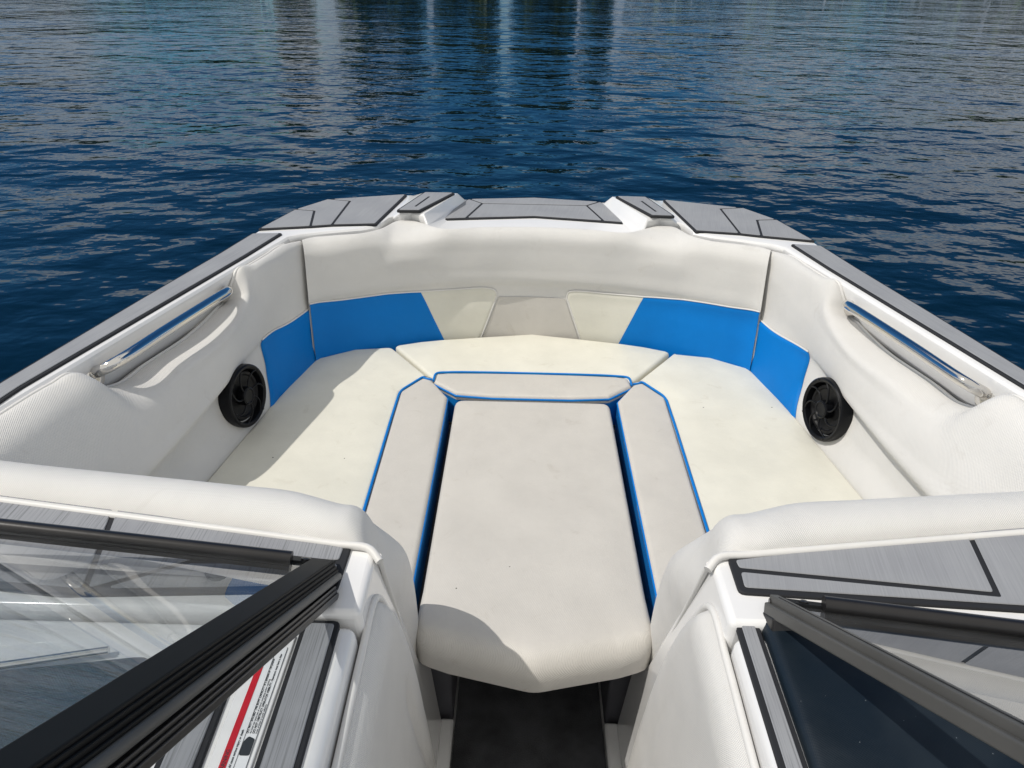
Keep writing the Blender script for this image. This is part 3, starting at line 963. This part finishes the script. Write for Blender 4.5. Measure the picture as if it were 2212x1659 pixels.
for s in (-1, 1):
    side = 'port' if s < 0 else 'starboard'
    secs = [[(s * x, y, z) for x, z in pr] for y, pr in SB]
    G = loft(secs, 240, 90)
    S = Surf(G)
    bol = grid_mesh('side_bolster', G, M['vinyl'], boat)
    q = [S.st(a) for a in blueseam[s]]
    q[0] = np.array([.0, q[0][1]])
    af = [S.st(a) for a in blueaft[s]]
    e2 = af[-1] + (af[-1] - af[-2]) * .3
    panel('blue_panel', S, (q, af + [e2], [low(q[0], e2[1]), e2], [q[0], low(q[0], e2[1])]), 50, 30, .014, .0015, .010, M['blue'], bol, (0, 1, 1, 0))
    tube('seam', S.at(catmull(q, 40), .003), .0028, M['vinyl'], bol, seg=6)
    # welted top edge of the bolster
    tube('piping', S.at(np.stack([np.linspace(.03, 1, 300), np.full(300, .035)], 1), .002), .0048, M['vinyl'], bol, seg=8)

    # stainless grab rail across the recess
    rp = [(1.060, 2.240, .934), (1.032, 2.238, .940), (1.002, 2.222, .952), (.985, 2.184, .964), (.993, 2.12, .970), (1.052, 1.87, .974),
          (1.094, 1.72, .970), (1.112, 1.690, .965), (1.142, 1.680, .952), (1.176, 1.690, .934), (1.205, 1.692, .920)]
    tube('grab_rail', mir(rp, s), .0160, M['chrome'], boat, seg=20, n=60)
    # round gelcoat gasket where each end enters the wall is part of the rail
    rail = bpy.data.objects[[o.name for o in boat.children if o.name.startswith('grab_rail')][-1]]
    for pt, nx in (((1.024, 2.239, .939), (-.8, -.35, .2)), ((1.168, 1.691, .931), (-.9, .05, .3))):
        z = Vector((s * nx[0], nx[1], nx[2])).normalized()
        xf = Matrix.Translation((s * pt[0], pt[1], pt[2])) @ z.to_track_quat('Z', 'Y').to_matrix().to_4x4()
        lathe('mounting_flange', [(.034, -.006), (.034, .002), (.030, .006), (.018, .008)], M['chrome'], rail, xf, 28)

    # loudspeaker
    nrm = Vector((-s * .975, -.21, .08)).normalized()
    zax = nrm; xax = Vector((0, 0, 1)).cross(zax).normalized(); yax = zax.cross(xax)
    rot = Matrix((xax, yax, zax)).transposed().to_4x4()
    xf = Matrix.Translation((s * .948, 2.044, .664)) @ rot
    rim = lathe('speaker', [(.100, -.06), (.103, .000), (.1035, .024), (.102, .031), (.098, .0345), (.093, .034), (.088, .030), (.086, .020), (.085, .004), (.084, -.005)], M['plastic'], boat, xf, 56)
    lathe('speaker_cone', [(.0845, .008), (.078, .017), (.070, .017), (.066, .012), (.030, .002), (.012, .001), (.004, .001)], M['cone'], rim, xf, 44)
    lathe('hub', [(.030, .008), (.031, .028), (.029, .034), (.024, .036), (.021, .033), (.004, .032)], M['plastic'], rim, xf, 32)
    for k in range(4):
        a = math.pi / 2 * k + .6
        lathe('screw', [(.0042, .0325), (.0042, .0352), (.002, .0362), (.0005, .0362)], M['cone'], rim, xf @ Matrix.Translation((.0955 * math.cos(a), .0955 * math.sin(a), 0)), 12)
    for k in range(7):
        a0 = 2 * math.pi * k / 7 + .35
        pts = []
        for u in np.linspace(0, 1, 9):
            rr = .028 + (.089 - .028) * u; a = a0 + s * .55 * u * u
            pts.append(xf @ Vector((rr * math.cos(a), rr * math.sin(a), .029 + .003 * math.sin(math.pi * u))))
        tube('grille_spoke', [tuple(p) for p in pts], .0030, M['plastic'], rim, seg=8)

# ---------------------------------------------------------------- seat cushions (each lifts out)
notchR = xy(sym(z6(507, 345), z6(1777, 380), ZS))
pA = sym(z6(440, 335), z6(1825, 358), ZS)
pB = sym(z6(312, 425), z6(1990, 455), ZS)
pI = sym(z6(617, 455), z6(1690, 482), ZS)
spl = sym(z6(255, 135), z6(2035, 180), ZS)
for s in (-1, 1):
    nm = 'port' if s < 0 else 'starboard'
    lab = ('cream seat cushion half in shade below the gunwale, beside the speaker the shadow falls across' if s < 0 else
           'fully sunlit cream seat cushion beside the glossy speaker, with beige front edge and blue piping')
    seat = empty('seat_cushion', (s * .7, 1.8, .43), lab, 'cushion', 'cushions of the bow seating')
    crm = [notchR, spl, (.70, 2.605), (.83, 2.520), (.858, 2.42), (.903, 2.176), (.962, 1.765), (1.01, 1.45), (1.075, 1.10), (.478, 1.10), pB, pA]
    cushion('seat_panel', mir(crm, s), ZS, .115, .012, M['cream'], seat, corner=[.004, .03, .03, .03, .03, .03, .03, .03, .02, .002, .002, .002][::(1 if s > 0 else 1)], crown=.005)
    fb = [notchR, pA, pB, (.474, 1.10), (.303, 1.10), pI]
    cushion('front_bolster', mir(fb, s), ZS + .003, .030, lambda x, y: .015, M['beige'], seat, corner=.02, crown=.004)
    inner = [(.303, 1.10), pI, (notchR[0] + .004, notchR[1] - .006), (notchR[0] + .03, notchR[1] - .03), (.40, 2.2), (.40, 1.10)]
    prism('side_panel', mir(inner, s), ZS - .14, ZS - .012, M['blue_side'], seat, bevel=.004)
    pp = [notchR, (notchR[0] + .02, notchR[1] + .004), pA, pB, (.476, 2.1), (.476, 1.10)]
    pl = densify(np.array(mir(pp, s)), .02)
    pl = np.array([q for q in pl])[:int(1e9)]
    path = [mir(pp, s)[0]] + list(round_poly(mir(pp, s) + [(s * 2.0, 1.0), (s * 2.0, 3.0)], .03, 6))
    cp = catmull([(x, y, ZS + .003) for x, y in mir(pp, s)], 2)
    seq = [np.array(v) for v in mir(pp, s)]
    pth = []
    for i in range(len(seq)):
        if i in (0, len(seq) - 1): pth.append(seq[i]); continue
        a, b, c = seq[i - 1], seq[i], seq[i + 1]
        t = min(.03, .4 * np.linalg.norm(a - b), .4 * np.linalg.norm(c - b))
        p0 = b + (a - b) / np.linalg.norm(a - b) * t; p2 = b + (c - b) / np.linalg.norm(c - b) * t
        for k in np.linspace(0, 1, 6): pth.append((1 - k) ** 2 * p0 + 2 * k * (1 - k) * b + k * k * p2)
    tube('piping', [(*v, ZS + .002) for v in pth], .0045, M['blue'], seat, seg=8)
    ip = [(.304, 1.10), (pI[0] + .001, pI[1]), (notchR[0] + .002, notchR[1] - .004)]
    tube('piping', [(s * x, y, ZS - .010) for x, y in densify(np.array(ip + ip[::-1]), .03)[:0].tolist() or ip], .004, M['blue'], seat, seg=8)

bow_seat = empty('seat_cushion', (0, 2.55, .43), 'wide cream seat cushion across the bow, behind the grey-beige filler cushion', 'cushion', 'cushions of the bow seating')
bk = [sym(z6(300, 118), z6(1990, 165), ZS), sym(z6(420, 104), z6(1830, 130), ZS), sym(z6(560, 92), z6(1700, 110), ZS), sym(z6(850, 72), z6(1440, 82), ZS)]
cen = (0, P(*z6(1145, 53), ZS)[1])
rgt = [(x, y) for x, y in bk]
spl_b = (spl[0] - .012, spl[1] + .008)
nb = (notchR[0] - .006, notchR[1] + .010)
fl = [sym(z6(570, 297), z6(1690, 327), ZS), sym(z6(850, 298), z6(1450, 318), ZS)]
fc = (0, P(*z6(1145, 306), ZS)[1])
rightside = [nb, spl_b] + rgt
pol = rightside + [cen] + mir(rightside[::-1], -1) + mir(fl, -1) + [fc] + fl[::-1]
cushion('seat_panel', pol, ZS, .115, .014, M['cream'], bow_seat, corner=.02, crown=.005)
nf = (notchR[0] - .006, notchR[1] - .012)
ff = [sym(z6(655, 425), z6(1625, 460), ZS), sym(z6(900, 450), z6(1400, 460), ZS)]
ffc = (0, P(*z6(1145, 455), ZS)[1])
bb = [nf, (fl[0][0] + .025, fl[0][1] - .014), (fl[0][0] - .02, fl[0][1] - .004), (fl[1][0], fl[1][1] - .004)]
pol = bb + [(0, fc[1] - .004)] + mir(bb[::-1], -1) + mir(ff, -1) + [ffc] + ff[::-1]
cushion('front_bolster', pol, ZS + .004, .030, .015, M['beige'], bow_seat, corner=.015, crown=.004)
prism('side_panel', offset_poly(pol, .001), ZS - .14, ZS - .014, M['blue_side'], bow_seat, bevel=.004)
pipe = [(x, y + .002, ZS + .002) for x, y in bb] + [(0, fc[1] - .002, ZS + .001)] + [(-x, y + .002, ZS + .002) for x, y in bb[::-1]]
tube('piping', pipe, .0045, M['blue'], bow_seat, seg=8, n=60)
tube('piping', [(x, y - .001, ZS - .011) for x, y in [bb[0]] + ff[:1] + ff[1:] + [ffc] + mir(ff[::-1], -1) + mir([bb[0]], -1)], .004, M['blue'], bow_seat, seg=8)

fill = empty('filler_cushion', (0, 1.7, .43), 'long beige centre filler cushion with a pointed front edge over the footwell', 'cushion', 'cushions of the bow seating')
out = [(-.284, 1.200), (-.20, 1.170), (0, 1.122), (.20, 1.170), (.284, 1.200), (.277, 1.35), (.274, 2.262), (-.274, 2.262), (-.277, 1.35)]
cushion('seat_panel', out, ZS - .012, .092, lambda nx, ny: .016 + .046 * max(0.0, ny), M['beige'], fill,
        corner=[.09, .1, .1, .1, .09, .1, .035, .035, .1], crown=.004)
pp = [(.272, 1.26, ZS - .032), (.2715, 1.6, ZS - .028), (.271, 2.22, ZS - .028)]
for s in (-1, 1):
    tube('piping', mir(pp, s), .003, M['blue'], fill, seg=8)

# ---------------------------------------------------------------- footwell, floor, consoles
carpet = prism('carpet', [(-.205, -.4), (.205, -.4), (.205, 2.3), (-.205, 2.3)], .035, .05, M['carpet'], boat)
prism('cabin_sole', [(-1.1, -1.5), (1.1, -1.5), (1.1, 1.3), (.85, 2.45), (-.85, 2.45), (-1.1, 1.3)], .0, .033, M['gel'], boat)
for s in (-1, 1):
    prism('seat_base', mir([(.212, 1.335), (.36, 1.335), (.36, 2.30), (.212, 2.30)], s), .034, ZS - .145, M['liner'], boat, bevel=.01)
    # console body
    yz = [(.835, 1.0), (.985, 1.0), (1.205, .46), (1.315, .30), (1.315, .036), (.835, .036)]
    xi = {1.0: .293, .46: .272, .30: .262, .036: .236}
    V = []; F = []
    for y, z in yz: V.append((s * xi[z], y, z))
    for y, z in yz: V.append((s * 1.27, y + (.145 if y > .9 else 0), z))
    n = len(yz)
    F = [tuple(range(n)), tuple(range(n, 2 * n))] + [(i, (i + 1) % n, n + (i + 1) % n, n + i) for i in range(n)]
    con = mesh('console', V, F, M['gel'], boat, sharp=30, bevel=.012, segs=4)
    # aft dash moulding of the console
    yz = [(-.3, .985), (.829, .985), (.829, .036), (-.3, .036)]
    xi2 = [.300, .298, .236, .236]
    V = [(s * x, y, z) for (y, z), x in zip(yz, xi2)] + [(s * 1.30, y, z) for y, z in yz]
    F = [(0, 1, 2, 3), (4, 5, 6, 7)] + [(i, (i + 1) % 4, 4 + (i + 1) % 4, 4 + i) for i in range(4)]
    dash = mesh('dash', V, F, M['gel'], boat, sharp=30, bevel=.018, segs=4)
    prism('floor_sill', mir([(.206, .3), (.246, .3), (.246, 1.315), (.206, 1.315)], s), .034, .085, M['gel'], boat, bevel=.008)

    # console seat back, a padded roll facing the bow
    rear = lambda x: .988 + .147 * (x - .3) if x > .3 else .988
    prof = [(-.004, 1.000), (.008, 1.018), (.035, 1.030), (.070, 1.028), (.108, 1.008), (.138, .965), (.184, .89), (.238, .81), (.276, .73), (.299, .63), (.306, .53), (.306, .44)]
    prof = [(-.016, .985)] + prof
    nP = len(prof)
    secs = []
    pl0 = np.array([(rear(.3) - .022 + (1.212 - rear(.3)) * (i / (nP - 1)) ** 1.3, 1.0 - .55 * (i / (nP - 1)) ** 1.3) for i in range(nP)])
    full = np.array([(rear(.3) + a, z) for a, z in prof])
    for k, x, lean in ((.0, .287, .008), (.30, .278, .022), (.58, .275, .034), (.76, .279, .038), (.90, .294, .036), (.97, .322, .024), (1.0, .38, 0)):
        q = pl0 + (full - pl0) * k
        secs.append([(s * (x + lean * min(1, max(0, (z - .83) / .12))), y, z - .02 * (1 - k) * (z > .9)) for y, z in q])
    for x in (.48, .60, .75, 1.0, 1.22):
        secs.append([(s * x, rear(x) + a + .008 * math.sin(4 * x) * min(1, max(0, a) / .05), z) for a, z in prof])
    G = loft(secs, 150, 80)
    cb = grid_mesh('console_backrest', G, M['vinyl'], boat)
    # welt along the dash edge
    wp = [(s * .283, rear(.3) - .030, .996)] + [(s * x, rear(x) - .010, 1.006) for x in (.305, .36, .45, .6, .8, 1.0, 1.2)]
    tube('piping', wp, .0075, M['vinyl'], cb, seg=10, n=50)
    tube('piping', [(s * .286, y, z + .002) for y, z in pl0], .005, M['vinyl'], cb, seg=8, n=40)

    # padded walkthrough panel on the console side
    top = [(.915, .950), (.80, .953), (.60, .945), (.0, .93)]
    frt = [(.915, .950), (.975, .86), (1.035, .72), (1.085, .54), (1.105, .40), (1.100, .12)]
    bot = [(1.100, .12), (.8, .12), (.4, .12), (.0, .12)]
    aft = [(.0, .93), (.0, .5), (.0, .12)]
    st = coons(top, frt[::1] and [top[-1], (.0, .5), bot[-1]], bot, frt, 60, 50)
    wall = lambda z: np.interp(z, [.036, .46, 1.0], [.236, .272, .293])
    G0 = np.stack([s * (wall(st[..., 1]) - .001), st[..., 0], st[..., 1]], -1)
    off = puff(G0, .07, 0.0, .034, (1, 0, 1, 1))
    # a soft pulled fold in the upholstery
    fy, fz = st[..., 0], st[..., 1]
    fold = np.exp(-((fy - .945 - .25 * (.62 - fz)) / .018) ** 2) * np.clip((.74 - fz) / .1, 0, 1)
    off = off - (.012 if s < 0 else .004) * fold * (off > .01)
    G0[..., 0] -= s * off
    sp = grid_mesh('console_side_pad', G0, M['vinyl'], boat)
    e = [(s * (wall(z) - .004), y, z) for y, z in top[::-1] + frt[1:]]
    tube('piping', e, .0065, M['vinyl'], sp, seg=8, n=80)

# grey pads on the console tops
Lout = [(-.344, .982), (-.60, 1.036), (-.89, 1.097), (-1.15, 1.152), (-1.20, .90), (-.778, .86), (-.346, .885)]
div = [(-.794, 1.072), (-.745, .862)]
pad('deck_pad', Lout, ZD, [[(-.344, .982), (-.60, 1.036), div[0], div[1], (-.60, .935), (-.346, .943)],
                           [div[0], (-.89, 1.097), (-1.15, 1.152), (-1.20, .90), div[1]],
                           [(-.346, .943), (-.60, .935), div[1], (-.346, .885)]], M['pad_y'], gap=.005, extra=.007)
Rout = [(.327, .976), (.60, 1.030), (.896, 1.087), (1.15, 1.14), (1.20, .86), (.777, .879), (.327, .903)]
pad('deck_pad', Rout, ZD, [[(.327, .976), (.60, 1.030), (.779, 1.064), (.748, .906), (.330, .949)],
                           [(.779, 1.064), (.896, 1.087), (1.15, 1.14), (1.20, .86), (.777, .879), (.327, .903), (.330, .949), (.748, .906)]],
    M['pad_soft'], gap=.005, extra=.006)
# pads on the dashes
ZQ = .985
q = [(-.378, .826), (-.327, .826), (-.326, .2), (-.378, .2)]
pad('deck_pad', q, ZQ, [q], M['pad_y'], gap=.004, extra=.004)
q = [(-.462, .83), (-.512, .83), (-.500, .2), (-.446, .2)]
pad('deck_pad', q, ZQ, [q], M['pad_y'], gap=.005, extra=.004)
lid = cushion('glovebox_lid', [(-.58, .755), (-1.15, .66), (-1.15, .15), (-.56, .15)], ZQ + .012, .03, .010, M['navy'], boat, corner=.03, crown=.002)
hp = [np.array([-.655, .756, ZQ + .012]), np.array([-1.05, .665, ZQ + .012])]
tube('piano_hinge', hp, .006, M['chrome'], lid, seg=10)
q = [(.309, .853), (.336, .853), (.338, .2), (.308, .2)]
pad('deck_pad', q, ZQ + .001, [q], M['pad_y'], gap=.003, extra=.005, label=None)
cushion('dash_cover', [(.345, .875), (.40, .885), (1.15, .80), (1.20, .1), (.345, .1)], ZQ + .018, .03, .018, M['navy'], boat, corner=.03, crown=.004)

# raised white channel and warning label on the port dash
ch = prism('label_channel', [(-.446, .80), (-.386, .80), (-.386, .2), (-.440, .2)], ZQ - .002, ZQ + .004, M['gel'], boat, bevel=.002)
lab = prism('warning_label', [(-.428, .775), (-.392, .775), (-.392, .33), (-.428, .33)], ZQ + .0042, ZQ + .0050, M['paper'], boat)
prism('red_band', [(-.428, .775), (-.4185, .775), (-.4185, .33), (-.428, .33)], ZQ + .0052, ZQ + .0056, M['red'], lab)
for x0 in (-.4085, -.3925):
    prism('ruled_line', [(x0, .775), (x0 + .0005, .775), (x0 + .0005, .33), (x0, .33)], ZQ + .0052, ZQ + .0056, M['ink'], lab)


def text(body, size, x, y, mat, bold=0.0):
    cu = bpy.data.curves.new('lettering', 'FONT')
    cu.body = body; cu.size = size; cu.extrude = .0001; cu.offset = bold
    tmp = bpy.data.objects.new('lettering', cu)
    COL.objects.link(tmp)
    bpy.context.view_layer.update()
    me = bpy.data.meshes.new_from_object(tmp.evaluated_get(bpy.context.evaluated_depsgraph_get()))
    bpy.data.objects.remove(tmp)
    me.transform(Matrix.Translation((x, y, ZQ + .0056)) @ Matrix.Rotation(R(90), 4, 'Z'))
    me.materials.clear()
    o = link('lettering', me, mat, lab)
    return o


text('\u25b2 WARNING', .0075, -.4205, .560, M['ink'], .00015)
text('Failure to follow these warnings could cause serious injury or death', .0042, -.4125, .520, M['ink'], .00008)
text('DO NOT EXCEED THE BOW CAPACITY of 5 persons or 700 pounds', .0042, -.4055, .630, M['ink'], .00008)
text('the boat can cause loss of control, swamping and/or capsizing', .0035, -.4015, .630, M['ink'])
text('DO NOT OBSTRUCT OPERATOR VISIBILITY. Operators must have a clear', .0042, -.3970, .630, M['ink'], .00008)
text('front of them to avoid collisions', .0035, -.3935, .630, M['ink'])
prism('pictogram', round_poly([(-.4075, .598), (-.3935, .598), (-.3935, .622), (-.403, .626), (-.4075, .618)], .003, 4), ZQ + .0052, ZQ + .0057, M['ink'], lab)


# ---------------------------------------------------------------- windshield panes
def pane(name, C0, B, E, wide, up, mat_glass, bar_in, bar_w, fm=None):
    """C0 lower inner corner, B point on the bottom edge, E point on the inner edge."""
    C0, B, E = map(np.array, (C0, B, E))
    b = (B - C0) / np.linalg.norm(B - C0); e = (E - C0) / np.linalg.norm(E - C0)
    n = np.cross(b, e); n /= np.linalg.norm(n)
    if n[2] < 0: n = -n
    C1 = C0 + b * wide; C2 = C1 + e * up * .92 + b * .05; C3 = C0 + e * up
    th = .004

    def slab(nm, pts, h0, h1, mat, parent, bevel=0.0):
        V = [p + n * h0 for p in pts] + [p + n * h1 for p in pts]
        k = len(pts)
        F = [tuple(range(k)), tuple(range(k, 2 * k))] + [(i, (i + 1) % k, k + (i + 1) % k, k + i) for i in range(k)]
        return mesh(nm, V, F, mat, parent, smooth=False, bevel=bevel)
    ein = np.cross(n, e); ein = ein if ein @ b > 0 else -ein        # in-plane, away from the inner edge
    bup = np.cross(b, n); bup = bup if bup @ e > 0 else -bup
    frame = slab(name, [C0, C0 + ein * bar_w, C3 + ein * bar_w, C3], -.016, .010, fm or M['frame'], boat, .0025)
    frame.name = name
    slab('glass', [C0 + ein * .02 + bup * .015, C1 + bup * .015, C2, C3 + ein * .02], -th / 2, th / 2, mat_glass, frame)
    return C0, C1, C2, C3, b, e, n, ein, bup, frame, slab


# starboard fixed pane
C0, C1, C2, C3, b, e, n, ein, bup, fr, slab = pane('windshield_pane', (.362, .876, 1.012), (.752, .822, 1.012), (.446, .462, 1.262), .95, .62, M['glass'], 0, .016, M['frame_lit'])
slab('bottom_rail', [C0 + bup * .000 + b * .004, C1, C1 + bup * .030, C0 + bup * .030 + b * .02], -.012, .007, M['frame'], fr, .002)
tube('gasket', [C0 + b * t + bup * .034 + n * .012 for t in (.075, .3, .6, .95)], .013, M['rubber'], fr, seg=14)
tube('gasket', [C0 + b * t + bup * .003 + n * -.002 for t in (.0, .3, .6, .95)], .006, M['rubber'], fr, seg=10)
for k in range(1):
    tube('trim_strip', [C0 + e * t + ein * (.006 + k * .02) + n * .0102 for t in (.02, .3, .62)], .0012, M['rubber'], fr, seg=6)
slab('inner_rail', [C0 - ein * .010 + e * .004, C0, C3, C3 - ein * .010], -.022, -.002, M['frame_lit'], fr, .003)
lathe('screw', [(.0075, 0), (.0075, .002), (.004, .0035), (.001, .0035)], M['rubber'], fr,
      Matrix.Translation(tuple(C0 + b * .05 + bup * .016 + n * .007)) @ Vector(tuple(n)).to_track_quat('Z', 'Y').to_matrix().to_4x4(), 20)
# small black foot of the frame
slab('foot', [C0 - ein * .012, C0 + ein * .03, C0 + ein * .03 + e * .05, C0 - ein * .012 + e * .04], -.055, -.018, M['rubber'], fr, .004)
# chrome latch under the pane
lt = C0 + b * .30 + e * .20 - n * .02

E_PORT = (-.369, .309, 1.415)
# port: centre walkthrough pane folded back over the fixed port pane
C0, C1, C2, C3, b, e, n, ein, bup, fr, slab = pane('folded_window', (-.352, .917, 1.022), (-.883, .909, 1.092), E_PORT, .75, .80, M['glass_thin'], 0, .036)
slab('bottom_rail', [C0 - bup * .022 + b * .0, C1 - bup * .022, C1 + bup * .016, C0 + bup * .016], -.012, .006, M['frame'], fr, .002)
tube('gasket', [C0 + b * t + bup * .022 + n * .010 for t in (.065, .3, .6, .75)], .012, M['rubber'], fr, seg=14)
for k in range(3):
    slab('ridge', [C0 - ein * (.003 + .0035 * k), C0 - ein * (-.001 + .0035 * k), C3 - ein * (-.001 + .0035 * k), C3 - ein * (.003 + .0035 * k)], -.012 - .003 * k, .006 - .005 * k, M['frame'], fr, .0015)
lathe('screw', [(.0085, 0), (.0085, .002), (.004, .0035), (.001, .0035)], M['rubber'], fr,
      Matrix.Translation(tuple(C0 + b * .045 + bup * .004 + n * .007)) @ Vector(tuple(n)).to_track_quat('Z', 'Y').to_matrix().to_4x4(), 20)
# fixed port pane underneath, showing its inner frame below the folded one
D0 = C0 - ein * .010 - n * .026 + e * .006
bb_ = b - n * .02; bb_ /= np.linalg.norm(bb_)
K0, K1, K2, K3, b2_, e2_, n2_, ein2, bup2, fr2, slab2 = pane('windshield_pane', D0, D0 + bb_, D0 + e, .80, .80, M['glass_thin'], 0, .03)
tube('gasket', [D0 + e2_ * t + n2_ * .012 - ein2 * .002 for t in (.0, .2, .5, .8)], .0065, M['frame_lit'], fr2, seg=14)  # round edge in the lighter frame tone, its highlight painted in
for k in range(3):
    slab2('ridge', [D0 - ein2 * (.006 + .003 * k) + e2_ * .02, D0 - ein2 * (.003 + .003 * k) + e2_ * .02, K3 - ein2 * (.003 + .003 * k), K3 - ein2 * (.006 + .003 * k)], -.014 - .003 * k, .001 - .005 * k, M['rubber'], fr2, .0015)
